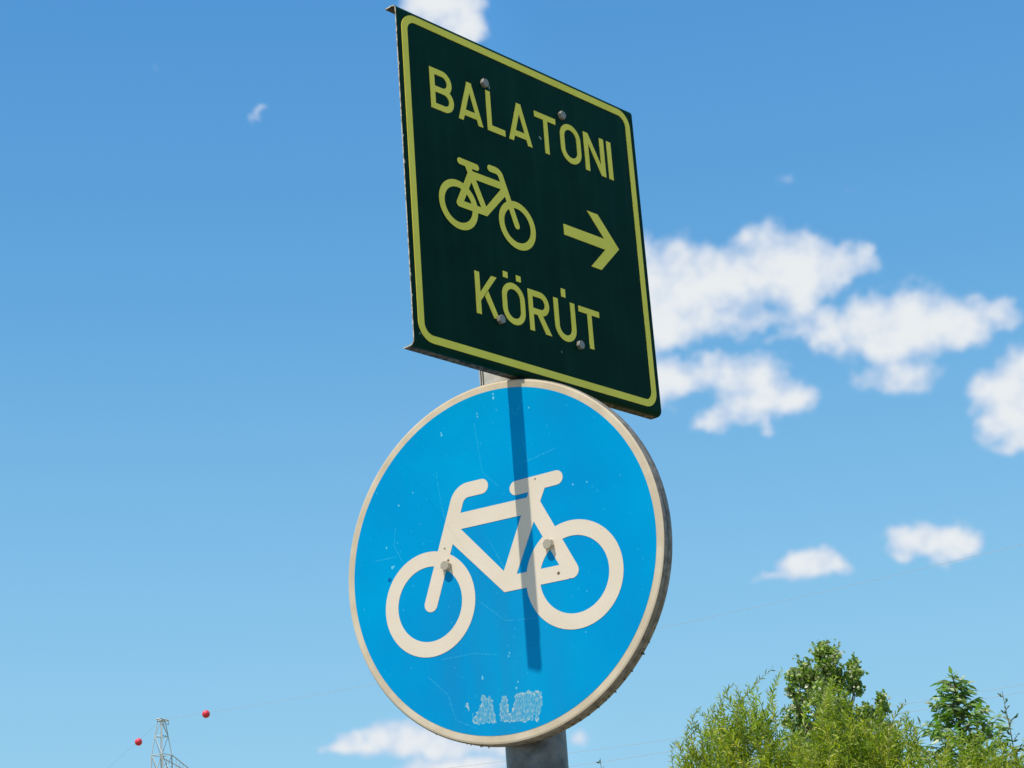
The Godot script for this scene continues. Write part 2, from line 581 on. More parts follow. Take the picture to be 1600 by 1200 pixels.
func blue_face_texture() -> ImageTexture:
	var size := 1024
	var fine := FastNoiseLite.new()
	fine.seed = 51
	fine.frequency = 0.3
	var slow := FastNoiseLite.new()
	slow.seed = 52
	slow.frequency = 0.0022
	slow.fractal_octaves = 5
	var im := Image.create_empty(size, size, false, Image.FORMAT_RGB8)
	for y in size:
		for x in size:
			var v := slow.get_noise_2d(x, y)
			var g := 0.006 * fine.get_noise_2d(x, y)
			im.set_pixel(x, y, Color(maxf(0, -v) * 0.04 + g, 0.604 + 0.05 * v + g, 0.846 + 0.03 * v + g))
	# duller, greyer sheen down the middle and lower face, painted into the colour
	var sheen_noise := FastNoiseLite.new()
	sheen_noise.seed = 57
	sheen_noise.frequency = 0.006
	sheen_noise.fractal_octaves = 5
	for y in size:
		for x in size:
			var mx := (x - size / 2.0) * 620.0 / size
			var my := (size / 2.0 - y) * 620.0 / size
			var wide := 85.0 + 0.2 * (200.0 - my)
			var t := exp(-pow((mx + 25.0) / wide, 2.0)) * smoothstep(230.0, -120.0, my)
			t = t * (0.75 + 0.7 * sheen_noise.get_noise_2d(x * 1.6, y * 0.4)) + 0.25 * maxf(0.0, sheen_noise.get_noise_2d(x + 2000.0, y))
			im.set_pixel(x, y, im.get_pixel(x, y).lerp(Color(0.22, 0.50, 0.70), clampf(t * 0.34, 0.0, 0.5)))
	var r := RandomNumberGenerator.new()
	r.seed = 53
	var pale := Color(0.62, 0.84, 0.93)
	# fine specks all over
	for k in 170:
		var a := r.randf() * TAU
		var rr := 285.0 * sqrt(r.randf())
		blot(im, cos(a) * rr, sin(a) * rr, r.randf_range(0.35, 0.8), pale, r.randf_range(0.15, 0.6), r.randf_range(1.0, 2.6))
	# chips
	for s in [[-210.5, 22.6, 2.2], [-207, 24, 1.4], [-96.1, 233.9, 1.8], [-97, 238, 1.3], [11, 276, 2.2], [11, 283, 1.6], [77.9, 242.8, 1.2], [-22.6, 250.3, 1.4], [-23, 256, 1.2], [149, 94, 1.4], [175, 92.8, 1.2], [-45.8, -193.2, 1.8], [-46, -190, 1.2], [16.4, -218.5, 1.6], [-126.8, -29.5, 1.4], [-267.7, -125.6, 2.0], [-265, -128, 1.6], [-220.3, 59.3, 1.5], [-191, 128.3, 1.5], [-160.9, 144.9, 1.2], [20, -209, 1.3], [150, -150, 0.9], [8, -160, 1.2], [6, -165, 1.3]]:
		blot(im, s[0], s[1], s[2], Color(0.68, 0.86, 0.93), 0.65, 1.3)
	for s in [[-217, 2, 4.0], [106, -134.5, 3.0]]:
		blot(im, s[0], s[1], s[2], Color(0.05, 0.36, 0.62), 0.75)
	# scratches
	for s in [[[-112.1, 171.0], [-104.5, 110.5], [-94.8, 63.8], [-83.6, 6.4]], [[-150.5, -174.6], [-113.8, -208.9], [-101.9, -252.6], [-62.8, -271.7]], [[37.8, 148.7], [80, 154], [122.6, 162.2]], [[-41.2, -66.6], [4.9, -106.7], [64.9, -111.9]], [[40, 250], [52, 236], [66, 258]], [[-30, 240], [-20, 150], [10, 120]], [[-120, -150], [-60, -150], [-10, -160]], [[-20, 40], [0, 0], [10, -20]], [[-200, 90], [-205, 60], [-190, 30]], [[60, 200], [70, 150]], [[-250, 40], [-200, 40]]]:
		var pts: Array = []
		for p in s:
			pts.append(Vector2(p[0], p[1]))
		scratch(im, pts, 0.6, pale, 0.5, r)
	for k in 26:
		var p := Vector2(r.randf_range(-220, 220), r.randf_range(-220, 240))
		var d := Vector2.from_angle(r.randf() * TAU) * r.randf_range(8, 40)
		scratch(im, [p, p + d * 0.5 + Vector2(d.y, -d.x) * 0.08, p + d], 0.4, pale, r.randf_range(0.12, 0.3), r)
	# remains of a torn-off sticker near the lower edge
	var bits := [
		[[-68.6, -245], [-66, -252], [-60.4, -246], [-55, -236], [-50, -230], [-52, -219], [-46, -222], [-40, -226], [-33.4, -221.5], [-31, -232], [-27, -250], [-27.3, -267.9], [-68.3, -264]],
		[[-17.5, -246], [-12.8, -228], [-3.3, -229], [-1, -245], [-2.4, -257], [4, -253], [9, -243], [12, -231], [20, -226], [36, -227], [48, -229], [62.5, -231], [61, -252], [52, -276], [47, -277], [45.5, -266], [42, -275], [-18.4, -268]],
		[[-82, -228], [-79, -227], [-76, -236], [-78, -241]]]
	var tear := FastNoiseLite.new()
	tear.seed = 54
	tear.frequency = 0.06
	tear.fractal_octaves = 3
	var blob := FastNoiseLite.new()
	blob.seed = 55
	blob.frequency = 0.13
	blob.fractal_octaves = 4
	for b in bits:
		var poly := PackedVector2Array()
		for p in b:
			poly.append(Vector2(p[0], p[1]))
		var k := size / 620.0
		for y in range(int((310 + 218) * k), int((310 + 284) * k)):
			for x in range(int((310 - 90) * k), int((310 + 70) * k)):
				var p := Vector2(x / k - 310, 310 - y / k)
				var w := Vector2(tear.get_noise_2d(x, y), tear.get_noise_2d(x + 300, y)) * 4.0
				if Geometry2D.is_point_in_polygon(p + w, poly):
					var t := blob.get_noise_2d(x, y * 0.55)
					var edge := 0.0
					for o in [Vector2(2.0, 0), Vector2(-2.0, 0), Vector2(0, 3.4), Vector2(0, -1.8)]:
						if not Geometry2D.is_point_in_polygon(p + w + o, poly):
							edge = 1.0
					var a := clampf(0.62 + 0.25 * t + 0.2 * edge * (0.6 + t), 0.0, 0.95)
					var c := Color(0.46, 0.66, 0.78).lerp(Color(0.82, 0.81, 0.79), clampf(0.25 + edge * 0.5 + t * 0.9, 0, 1))
					im.set_pixel(x, y, im.get_pixel(x, y).lerp(c, a))
	return ImageTexture.create_from_image(im)


# ------------------------------------------------------------------ ground
func build_ground():
	var st := begin()
	var n := 24
	for i in n:
		var a := TAU * i / n
		var b := TAU * (i + 1) / n
		for v in [Vector3.ZERO, Vector3(cos(a), 0, sin(a)) * 4000, Vector3(cos(b), 0, sin(b)) * 4000]:
			st.set_normal(Vector3.UP)
			st.add_vertex(v)
	obj("ground", st.commit(), mats.grass, self).set_meta("kind", "structure")
	var p := begin()  # unseen paving, made wide and pale to bounce light onto the signs
	quad(p, Vector3(-80, 0.004, -4.6), Vector3(-80, 0.004, 5.4), Vector3(80, 0.004, 5.4), Vector3(80, 0.004, -4.6))
	p.generate_normals()
	obj("bounce_paving", p.commit(), mats.concrete, self).set_meta("kind", "structure")


# ------------------------------------------------------------------ post and signs
const POST := Vector3(-0.0042, 0, -3.142)


func build_post():
	var t := thing("sign_post", "round grey galvanised steel post carrying the two bicycle signs", "post", POST)
	var st := begin()
	var n := 48
	for k in 1:
		tube(st, Vector3(0, 0, 0), Vector3(0, 3.22, 0), 0.0502, 0.0502, n)
	obj("pole", st.commit(), mats.galvanised, t)
	var cap := lathe_z([Vector2(0.0, 0.0), Vector2(0.053, 0.0), Vector2(0.053, 0.02), Vector2(0.046, 0.03), Vector2(0.0, 0.034)], 32)
	var c := obj("post_cap", cap.commit(), mats.steel, t)
	c.position = Vector3(0, 3.2, 0)
	c.rotation.x = -PI / 2
	# pale aluminium sleeve round the upper half, with two raised seams
	var up := begin()
	tube(up, Vector3(0, 2.6, 0), Vector3(0, 3.19, 0), 0.0516, 0.0516, n)
	var sleeve := obj("sleeve", up.commit(), mats.sleeve, t)
	sleeve.set_meta("label", "pale aluminium sleeve round the upper part of the post")
	for a in [deg_to_rad(158), deg_to_rad(149)]:
		var s := begin()
		var q := Vector3(cos(a), 0, sin(a)) * 0.0517
		tube(s, q + Vector3(0, 2.6, 0), q + Vector3(0, 3.18, 0), 0.0016, 0.0016, 6)
		obj("seam", s.commit(), mats.flange, sleeve)
	var f := begin()
	tube(f, Vector3(0, -0.1, 0), Vector3(0, 0.05, 0), 0.2, 0.18, 24)
	for i in 24:
		for v in [Vector3(0, 0.05, 0), Vector3(cos(TAU * i / 24), 0, sin(TAU * i / 24)) * 0.18 + Vector3(0, 0.05, 0), Vector3(cos(TAU * (i + 1) / 24), 0, sin(TAU * (i + 1) / 24)) * 0.18 + Vector3(0, 0.05, 0)]:
			f.set_normal(Vector3.UP)
			f.add_vertex(v)
	obj("footing", f.commit(), mats.concrete, t)


func clamp_bracket(parent: Node3D, y: float, standoff: float, u: float):
	# a flat rail behind the plate and a band round the post, as one clamp
	var st := begin()
	box(st, Vector3(u - 0.125, y - 0.015, -0.020), Vector3(u + 0.125, y + 0.015, -0.0045))
	st.generate_normals()
	var rail := obj("mounting_rail", st.commit(), mats.alu, parent)
	var b := begin()
	var c := Vector3(u, y, -standoff)
	for i in 40:
		var a := TAU * i / 40
		var e := TAU * (i + 1) / 40
		var p := func(t: float, r: float, h: float) -> Vector3: return c + Vector3(cos(t) * r, h, sin(t) * r)
		quad(b, p.call(a, 0.0545, -0.012), p.call(a, 0.0545, 0.012), p.call(e, 0.0545, 0.012), p.call(e, 0.0545, -0.012))
		quad(b, p.call(a, 0.0508, 0.012), p.call(e, 0.0508, 0.012), p.call(e, 0.0545, 0.012), p.call(a, 0.0545, 0.012))
		quad(b, p.call(a, 0.0508, -0.012), p.call(a, 0.0545, -0.012), p.call(e, 0.0545, -0.012), p.call(e, 0.0508, -0.012))
	b.generate_normals()
	obj("clamp_band", b.commit(), mats.steel, rail)


func build_green_sign():
	var t := thing("direction_sign", "square dark green sign with yellow lettering, bicycle and right arrow, mounted uppermost", "sign", Vector3(0.0591, 2.9953, -3.0900))
	t.rotation.y = 0.8339
	# folded sheet: flat face, top and bottom edges rolled back
	var prof: Array = []           # (y, z) of the outside, in mm, from the back of the top flange to the back of the bottom one
	prof.append(Vector2(310.5, -26))
	for i in 7:
		var a := deg_to_rad(90.0 * i / 6.0)
		prof.append(Vector2(300.5 + 10.0 * cos(a), -10.6 + 10.0 * sin(a)))
	var low: Array = prof.duplicate()
	low.reverse()
	for p in low:
		prof.append(Vector2(-p.x, p.y))
	var w := 311.0
	var ragged := RandomNumberGenerator.new()
	ragged.seed = 5
	var outer := begin()
	var inner := begin()
	var ends := [begin(), begin()]
	var under := [begin(), begin()]
	for k in prof.size() - 1:
		var a: Vector2 = prof[k]
		var b: Vector2 = prof[k + 1]
		var na := inward(prof, k)
		var nb := inward(prof, k + 1)
		var ai := a + na * 2.0
		var bi := b + nb * 2.0
		var flat_part := k == 0 or k == prof.size() - 2
		var st: SurfaceTool = under[0 if k == 0 else 1] if flat_part else outer
		for v in [[a, -w, na], [a, w, na], [b, w, nb], [a, -w, na], [b, w, nb], [b, -w, nb]]:
			var q: Vector2 = v[0]
			var nn: Vector2 = v[2]
			if flat_part:
				nn = Vector2(0, 0)
				nn.x = -1.0 if a.x > 0 else 1.0
			st.set_normal(Vector3(0, -nn.x, -nn.y))
			st.set_uv(Vector2(0.5 + v[1] / 622.0, 0.5 - q.x / 622.0))
			st.add_vertex(Vector3(v[1], q.x, q.y) * 0.001)
		for v in [[ai, -w], [bi, w], [ai, w], [ai, -w], [bi, -w], [bi, w]]:
			inner.add_vertex(Vector3(v[1], v[0].x, v[0].y) * 0.001)
		for s in [-1.0, 1.0]:
			var order := [a, b, bi, a, bi, ai] if s < 0 else [a, bi, b, a, ai, bi]
			for q in order:
				ends[0 if s < 0 else 1].add_vertex(Vector3(s * w, q.x, q.y) * 0.001)
	for e in [0, prof.size() - 1]:
		var a: Vector2 = prof[e]
		var ai: Vector2 = a + inward(prof, e) * 2.0
		for v in [[a, -w], [ai, -w], [ai, w], [a, -w], [ai, w], [a, w]]:
			inner.add_vertex(Vector3(v[1], v[0].x, v[0].y) * 0.001)
	var plate := obj("face_plate", outer.commit(), mats.green, t)
	inner.generate_normals()
	obj("plate_back", inner.commit(), mats.inside, plate)
	for k in 2:
		ends[k].generate_normals()
		obj("cut_edge", ends[k].commit(), mats.edge, plate)
		obj("folded_flange", under[k].commit(), mats.flange, plate)
	# paint chipped off along the left edge
	for y in [195.0, 60.0, 12.0, -190.0, -226.0, 262.0]:
		var h := ragged.randf_range(3, 6)
		var chips := begin()
		for v in [Vector3(-w - 0.3, y + h, 0.15), Vector3(-w + ragged.randf_range(1, 2.2), y, 0.3), Vector3(-w - 0.3, y - h, 0.15)]:
			chips.set_normal(Vector3.BACK)
			chips.add_vertex(v * 0.001)
		obj("paint_chip", chips.commit(), mats.edge, plate)
	# border stripe
	var ring: Array = []
	ring.append(stripe_half(300.0, 286.6, 32.0, 19.0, false))
	ring.append(stripe_half(300.0, 286.6, 32.0, 19.0, true))
	obj("border_stripe", film(ring, [0.0], 0.5, 1.0, 622.0), mats.yellow, t)
	# lettering
	var W := 11.2
	var O := func(h: float) -> Array:
		var r := 22.3
		return [PackedVector2Array(Array(circle_pts(Vector2(27.9, h - 27.9), 27.9, PI / 2, PI, 14)) + Array(circle_pts(Vector2(27.9, 27.9), 27.9, PI, 3 * PI / 2, 14)) + Array(circle_pts(Vector2(27.9, 27.9), r - 5.6, 3 * PI / 2, PI, 14)) + Array(circle_pts(Vector2(27.9, h - 27.9), r - 5.6, PI, PI / 2, 14))),
			PackedVector2Array(Array(circle_pts(Vector2(27.9, 27.9), 27.9, -PI / 2, 0, 14)) + Array(circle_pts(Vector2(27.9, h - 27.9), 27.9, 0, PI / 2, 14)) + Array(circle_pts(Vector2(27.9, h - 27.9), r - 5.6, PI / 2, 0, 14)) + Array(circle_pts(Vector2(27.9, 27.9), r - 5.6, 0, -PI / 2, 14)))]
	var bowl := func(x0: float, x1: float, y0: float, y1: float) -> PackedVector2Array:
		var r := (y1 - y0) / 2
		var pts: Array = [Vector2(x0, y1)]
		pts.append_array(Array(circle_pts(Vector2(x1 - r, y0 + r), r, PI / 2, -PI / 2, 16)))
		pts.append(Vector2(x0, y0))
		return line_shape(pts, W)
	var P := func(a: Array) -> PackedVector2Array:
		var out := PackedVector2Array()
		for i in range(0, a.size(), 2):
			out.append(Vector2(a[i], a[i + 1]))
		return out
	var H := 78.2
	var letter_A := [P.call([0, 0, 11.4, 0, 36.2, H, 24.8, H]), P.call([60, 0, 48.6, 0, 23.8, H, 35.2, H]), P.call([12, 10.7, 48, 10.7, 44.5, 22, 15.5, 22])]
	var upper := [
		["B", -239.2, [rect_shape(0, 0, W, H), bowl.call(5.0, 46.4, 39.0, H - 5.6), bowl.call(5.0, 49.6, 5.6, 39.0)], [20.0]],
		["A", -173.4, letter_A, [30.0]],
		["L", -101.6, [rect_shape(0, 0, W, H), rect_shape(0, 0, 44.4, 11.8)], []],
		["A", -47.3, letter_A, [30.0]],
		["T", 24.4, [rect_shape(0, H - 11.2, 56.6, H), rect_shape(23.0, 0, 34.0, H)], []],
		["O", 91.9, O.call(79.6), [27.9]],
		["N", 157.8, [rect_shape(0, 0, 11.7, H), rect_shape(45.2, 0, 56.9, H), P.call([0, H, 12.6, H, 56.9, 0, 44.6, 0])], []],
		["I", 223.6, [rect_shape(0, 0, 12.2, H)], []]]
	var L := 76.5
	var lower := [
		["K", -161.1, [rect_shape(0, 0, W, L), P.call([40.3, L, 53.4, L, 10.6, 23.8, 10.6, 39.4]), P.call([22.0, 35.6, 30.2, 46.8, 54.6, 0, 41.6, 0])], []],
		["O", -96.2, O.call(76.6) + [rect_shape(5.6, 83.0, 16.9, 94.0), rect_shape(38.2, 83.0, 49.5, 94.0)], [27.9]],
		["R", -30.8, [rect_shape(0, 0, W, L), bowl.call(5.0, 47.2, 37.6, L - 5.6), P.call([20.4, 34.0, 33.6, 34.0, 55.0, 0, 40.2, 0])], [25.0]],
		["U", 35.0, [rect_shape(0, 27.0, 11.6, L), rect_shape(43.8, 27.0, 55.4, L), half_ring(Vector2(27.7, 27.0), 27.7, 16.1, PI, TAU, 30), rect_shape(22.2, 83.0, 33.2, 98.8)], []],
		["T", 101.2, [rect_shape(0, L - 11.0, 55.4, L), rect_shape(22.4, 0, 33.8, L)], []]]
	for e in upper:
		letter(t, e[2], e[3], Vector2(e[1], 138.1 + 0.0072 * e[1]), 0.0072)
	for e in lower:
		letter(t, e[2], e[3], Vector2(e[1], -221.0), 0.0)
	obj("bicycle_symbol", film(bicycle_shapes(), BICYCLE_CUTS, 0.5, 1.0, 622.0, Transform2D(Vector2(-0.522, -0.004), Vector2(0, 0.512), Vector2(-116.4, -3.4))), mats.yellow, t)
	obj("arrow_symbol", film([P.call([80, 8, 191.8, 8.4, 149.2, 53.6, 178.5, 53.6, 231.6, -2, 175.8, -57, 147.7, -57, 192, -12.8, 80, -12.8])], [192.0], 0.5, 1.0, 622.0), mats.yellow, t)
	for p in [[-105.3, 226.2, 0.2], [98.4, 229.5, 0.9], [-106.5, -221.1, 0.5], [94.5, -222.2, 1.3]]:
		var b := obj("bolt", bolt_mesh(), mats.bolt, t)
		b.position = Vector3(p[0], p[1], 0.0) * 0.001
		b.rotation.z = p[2]
	clamp_bracket(t, 0.228, 0.0805, -0.005)
	clamp_bracket(t, -0.222, 0.0805, -0.005)


func inward(prof: Array, k: int) -> Vector2:
	var d := Vector2.ZERO
	if k > 0:
		d += (prof[k] - prof[k - 1]).normalized()
	if k < prof.size() - 1:
		d += (prof[k + 1] - prof[k]).normalized()
	d = d.normalized()
	return Vector2(-d.y, d.x)


func stripe_half(o: float, i: float, ro: float, ri: float, right: bool) -> PackedVector2Array:
	var s := 1.0 if right else -1.0
	var out := PackedVector2Array([Vector2(0, o)])
	for k in 13:
		var a := deg_to_rad(90.0 * k / 12.0)
		out.append(Vector2(s * (o - ro + ro * sin(a)), o - ro + ro * cos(a)))
	for k in 13:
		var a := deg_to_rad(90.0 + 90.0 * k / 12.0)
		out.append(Vector2(s * (o - ro + ro * sin(a)), -(o - ro) + ro * cos(a)))
	out.append(Vector2(0, -o))
	out.append(Vector2(0, -i))
	for k in 13:
		var a := deg_to_rad(180.0 - 90.0 * k / 12.0)
		out.append(Vector2(s * (i - ri + ri * sin(a)), -(i - ri) + ri * cos(a)))
	for k in 13:
		var a := deg_to_rad(90.0 - 90.0 * k / 12.0)
		out.append(Vector2(s * (i - ri + ri * sin(a)), i - ri + ri * cos(a)))
	out.append(Vector2(0, i))
	return out


func letter(t: Node3D, shapes: Array, cuts: Array, at: Vector2, tilt: float):
	obj("letter", film(shapes, cuts, 0.5, 1.0, 622.0, Transform2D(Vector2(1, tilt), Vector2(0, 1), at)), mats.yellow, t)


func build_round_sign():
	var t := thing("cycle_path_sign", "round blue sign with cream bicycle and cream rim, mounted below the green sign", "sign", Vector3(-0.043, 2.3807, -3.0743))
	t.rotation.y = -0.5175
	var lip := lathe_z([Vector2(0.2995, -0.0012), Vector2(0.3035, -0.0022), Vector2(0.3055, -0.005), Vector2(0.3052, -0.0095), Vector2(0.3036, -0.0112), Vector2(0.3036, -0.0134), Vector2(0.3056, -0.0152), Vector2(0.3056, -0.0255), Vector2(0.3046, -0.0268), Vector2(0.297, -0.0268), Vector2(0.297, -0.004), Vector2(0.0, -0.004)], 160)
	var dish := obj("dish_rim", lip.commit(), mats.rim, t)
	dish.set_meta("label", "weathered grey rolled rim behind the cream border")
	# dirt and droplets caught under the rim
	var r := RandomNumberGenerator.new()
	r.seed = 71
	var dirt := begin()
	for k in 46:
		var a := deg_to_rad(r.randf_range(205, 335))
		var p := Vector3(cos(a) * 0.3056, sin(a) * 0.3056, r.randf_range(-0.026, -0.016))
		var o := Vector3(cos(a), sin(a), 0)
		tube(dirt, p, p + o * r.randf_range(0.0008, 0.0035), r.randf_range(0.001, 0.003), 0.0004, 5)
	var dm := obj("dirt_crust", dirt.commit(), mats.bark, dish)
	dm.set_meta("kind", "stuff")
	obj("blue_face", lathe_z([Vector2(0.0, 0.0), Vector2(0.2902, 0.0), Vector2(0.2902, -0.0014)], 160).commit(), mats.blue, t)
	obj("border_ring", lathe_z([Vector2(0.2902, -0.0003), Vector2(0.3006, -0.0003), Vector2(0.3032, -0.0010), Vector2(0.3036, -0.0018)], 160).commit(), mats.ring, t)
	obj("bicycle_symbol", film(bicycle_shapes(), BICYCLE_CUTS, 0.5, 0.9, 620.0), mats.cream, t)
	for p in [[-100.3, 4.0, 0.3], [97.7, 3.0, 0.75]]:
		var b := obj("bolt", bolt_mesh(), mats.bolt_pale, t)
		b.position = Vector3(p[0], p[1], 0.2) * 0.001
		b.rotation.z = p[2]
		b.scale = Vector3(1.08, 1.08, 1.35)
	clamp_bracket(t, 0.0035, 0.0806, -0.0013)


func build_cobweb():
	var green := Transform3D(Basis(Vector3.UP, 0.8339), Vector3(0.0591, 2.9953, -3.09))
	var blue := Transform3D(Basis(Vector3.UP, -0.5175), Vector3(-0.043, 2.3807, -3.0743))
	var st := begin()
	for s in [[Vector3(-0.286, -0.3105, -0.024), Vector3(-0.2, 0.2305, -0.006)]]:
		var a: Vector3 = green * s[0]
		var b: Vector3 = blue * s[1]
		var pts: Array = []
		for k in 13:
			var f := k / 12.0
			pts.append(a.lerp(b, f) + Vector3(0, -0.012 * f * (1 - f), 0))
		path_tube(st, pts, 0.00008, 0.00008, 4)
	var o := obj("cobweb_thread", st.commit(), mats.thread, self)
	tag(o, "thin pale cobweb thread hanging from the lower left corner of the green sign", "cobweb")


# ------------------------------------------------------------------ power line
const TOWER := Vector3(-38.4, 0, -196.3)
const SPAN := Vector3(0.866, 0, 0.5)
const ARM := Vector3(0.5, 0, -0.866)


func bar(st: SurfaceTool, a: Vector3, b: Vector3, w: float):
	tube(st, a, b, w, w, 4)


func build_pylon():
	var t := thing("pylon", "grey steel lattice power pylon rising at the lower left", "pylon", TOWER)
	t.rotation.y = deg_to_rad(60)
	var levels := [[0.0, 2.9], [5.0, 2.45], [10.0, 2.0], [14.5, 1.6], [18.5, 1.25], [22.0, 0.95], [25.0, 0.74], [27.8, 0.74], [30.6, 0.74], [33.4, 0.72], [35.3, 0.47], [36.9, 0.27]]
	var corner := func(k: int, c: int) -> Vector3:
		var h: float = levels[k][1]
		return Vector3(h if c == 0 or c == 3 else -h, levels[k][0], h if c < 2 else -h)
	for c in 4:
		var st := begin()
		for k in levels.size() - 1:
			bar(st, corner.call(k, c), corner.call(k + 1, c), 0.085 if k < 9 else 0.06)
		obj("leg", st.commit(), mats.steel, t)
	var br := begin()
	for k in levels.size() - 1:
		for c in 4:
			var e := (c + 1) % 4
			if k > 0:
				bar(br, corner.call(k, c), corner.call(k, e), 0.04)
			if k >= 9:
				if (k + c) % 2 == 0:
					bar(br, corner.call(k, c), corner.call(k + 1, e), 0.035)
				else:
					bar(br, corner.call(k, e), corner.call(k + 1, c), 0.035)
			else:
				bar(br, corner.call(k, c), corner.call(k + 1, e), 0.045)
				bar(br, corner.call(k, e), corner.call(k + 1, c), 0.045)
	obj("bracing", br.commit(), mats.steel, t).set_meta("kind", "stuff")
	var top := begin()
	for c in 4:
		bar(top, corner.call(11, c), Vector3(0, 36.98, 0), 0.05)
		bar(top, corner.call(11, c), corner.call(11, (c + 1) % 4), 0.06)
	for z in [-0.3, 0.3]:
		bar(top, Vector3(-0.45, 37.06, z), Vector3(0.75, 36.98, z), 0.06)
		bar(top, Vector3(0.75, 36.98, z), Vector3(0.75, 36.55, z), 0.04)
		bar(top, Vector3(0.75, 36.55, z), Vector3(0.27, 36.6, z), 0.035)
	bar(top, Vector3(-0.45, 37.06, -0.3), Vector3(-0.45, 37.06, 0.3), 0.06)
	bar(top, Vector3(0.75, 36.98, -0.3), Vector3(0.75, 36.98, 0.3), 0.06)
	obj("peak", top.commit(), mats.steel, t)
	for a in [[1.0, 6.5, 31.4, 33.4, 30.6], [-1.0, 4.5, 28.1, 29.8, 27.8], [1.0, 6.2, 25.5, 27.8, 25.0]]:
		var st := begin()
		var s: float = a[0]
		var tip := Vector3(s * a[1], a[2], 0)
		for z in [-0.72, 0.72]:
			var up := Vector3(s * 0.72, a[3], z)
			var dn := Vector3(s * 0.72, a[4] + 0.2, z)
			bar(st, up, tip, 0.06)
			bar(st, dn, tip, 0.06)
			for k in 4:
				var f := (k + 0.6) / 4.6
				var g := (k + 1.2) / 4.6
				bar(st, up.lerp(tip, f), dn.lerp(tip, f), 0.03)
				bar(st, dn.lerp(tip, f), up.lerp(tip, g), 0.03)
		for k in 5:
			var f := k / 5.0
			bar(st, Vector3(s * 0.72, a[4] + 0.2, -0.72).lerp(tip, f), Vector3(s * 0.72, a[4] + 0.2, 0.72).lerp(tip, f), 0.03)
		var arm := obj("cross_arm", st.commit(), mats.steel, t)
		var ins := begin()
		for k in 9:
			var y := -0.12 - 0.13 * k
			tube(ins, tip + Vector3(0, y, 0), tip + Vector3(0, y - 0.05, 0), 0.13, 0.05, 10)
			tube(ins, tip + Vector3(0, y - 0.05, 0), tip + Vector3(0, y - 0.13, 0), 0.03, 0.03, 6)
		obj("insulator", ins.commit(), mats.insulator, arm)
	# wires: height = h0 + slope s + curve s^2 along the span, s in metres from the tower
	wire(0.0, 37.02, -0.032, 0.000455, 0.013, "pale overhead earth wire with red balls passing behind the signs", true)
	wire(6.5, 30.1, -0.0622, 0.00042, 0.015, "upper of the two thin conductors crossing behind the trees", false)
	wire(-4.5, 26.7, -0.0515, 0.00042, 0.015, "lower of the two thin conductors crossing behind the trees", false)
	for p in [[Vector3(-34.0, 0, -198.0), "right"]]:
		pass
	ball(TOWER + SPAN * 5.9 + Vector3(0, 37.02 - 0.032 * 5.9 - 0.1, 0), "red warning ball on the earth wire, right of the pylon top")
	ball(TOWER + Vector3(-4.35, 36.55, -9.6), "red warning ball on the earth wire, left of the pylon top")
	var st := begin()
	var pts: Array = []
	for k in 41:
		var s := k * 5.0
		pts.append(TOWER + Vector3(-0.412, 0, -0.911) * s + Vector3(0, 37.02 - 0.036 * s + 0.0003 * s * s, 0))
	path_tube(st, pts, 0.012, 0.012, 4)
	tag(obj("power_line", st.commit(), mats.wire, self), "far span of earth wire leading away left of the pylon", "cable")


func wire(off: float, h0: float, slope: float, curve: float, r: float, label: String, earth: bool):
	var st := begin()
	var pts: Array = []
	for k in 81:
		var s := k * 3.0
		pts.append(TOWER + ARM * off + SPAN * s + Vector3(0, h0 + slope * s + curve * s * s, 0))
	path_tube(st, pts, r, r, 5)
	tag(obj("power_line", st.commit(), mats.wire, self), label, "cable", "overhead wires")


func ball(at: Vector3, label: String):
	var s := SphereMesh.new()
	s.radius = 0.4
	s.height = 0.8
	s.radial_segments = 32
	s.rings = 16
	var t := thing("warning_ball", label, "marker ball", at, "red balls on the earth wire")
	obj("shell", s, mats.red, t)
	var st := begin()
	tube(st, Vector3(-SPAN.x * 0.47, 0, -SPAN.z * 0.47), Vector3(SPAN.x * 0.47, 0, SPAN.z * 0.47), 0.025, 0.025, 8)
	obj("wire_clamp", st.commit(), mats.steel, t)


# ------------------------------------------------------------------ trees
func leaf_mesh(wide: float, broad_at: float, fold: float, curl: float) -> ArrayMesh:
	# unit leaf along +y, midrib folded, tip curling
	var st := begin()
	var rows := [[0.0, 0.0], [broad_at * 0.45, 0.72], [broad_at, 1.0], [(1 + broad_at) / 2, 0.62], [1.0, 0.0]]
	for k in rows.size() - 1:
		var a: Array = rows[k]
		var b: Array = rows[k + 1]
		var pt := func(r: Array, s: float) -> Vector3:
			return Vector3(s * wide * 0.5 * r[1], r[0], fold * absf(s) * r[1] * wide - curl * r[0] * r[0])
		for s in [-1.0, 1.0]:
			var q := [pt.call(a, 0.0), pt.call(a, s), pt.call(b, s), pt.call(b, 0.0)]
			if s > 0:
				q.reverse()
			for v in ([q[0], q[1], q[2], q[0], q[2], q[3]] if a[1] > 0 and b[1] > 0 else ([q[0], q[1], q[2]] if (q[0] as Vector3).distance_to(q[1]) > 0.001 and (q[1] as Vector3).distance_to(q[2]) > 0.001 else [q[0], q[2], q[3]])):
				st.add_vertex(v)
	st.generate_normals()
	return st.commit()


func leaf_at(list: Array, p: Vector3, dir: Vector3, length: float, col: Color, r: RandomNumberGenerator, roll := PI):
	var y := dir.normalized()
	var x := y.cross(Vector3.UP if absf(y.y) < 0.95 else Vector3.RIGHT).normalized().rotated(y, r.randf_range(-roll, roll))
	var z := x.cross(y)
	list.append([Transform3D(Basis(x * length, y * length, z * length), p), col])


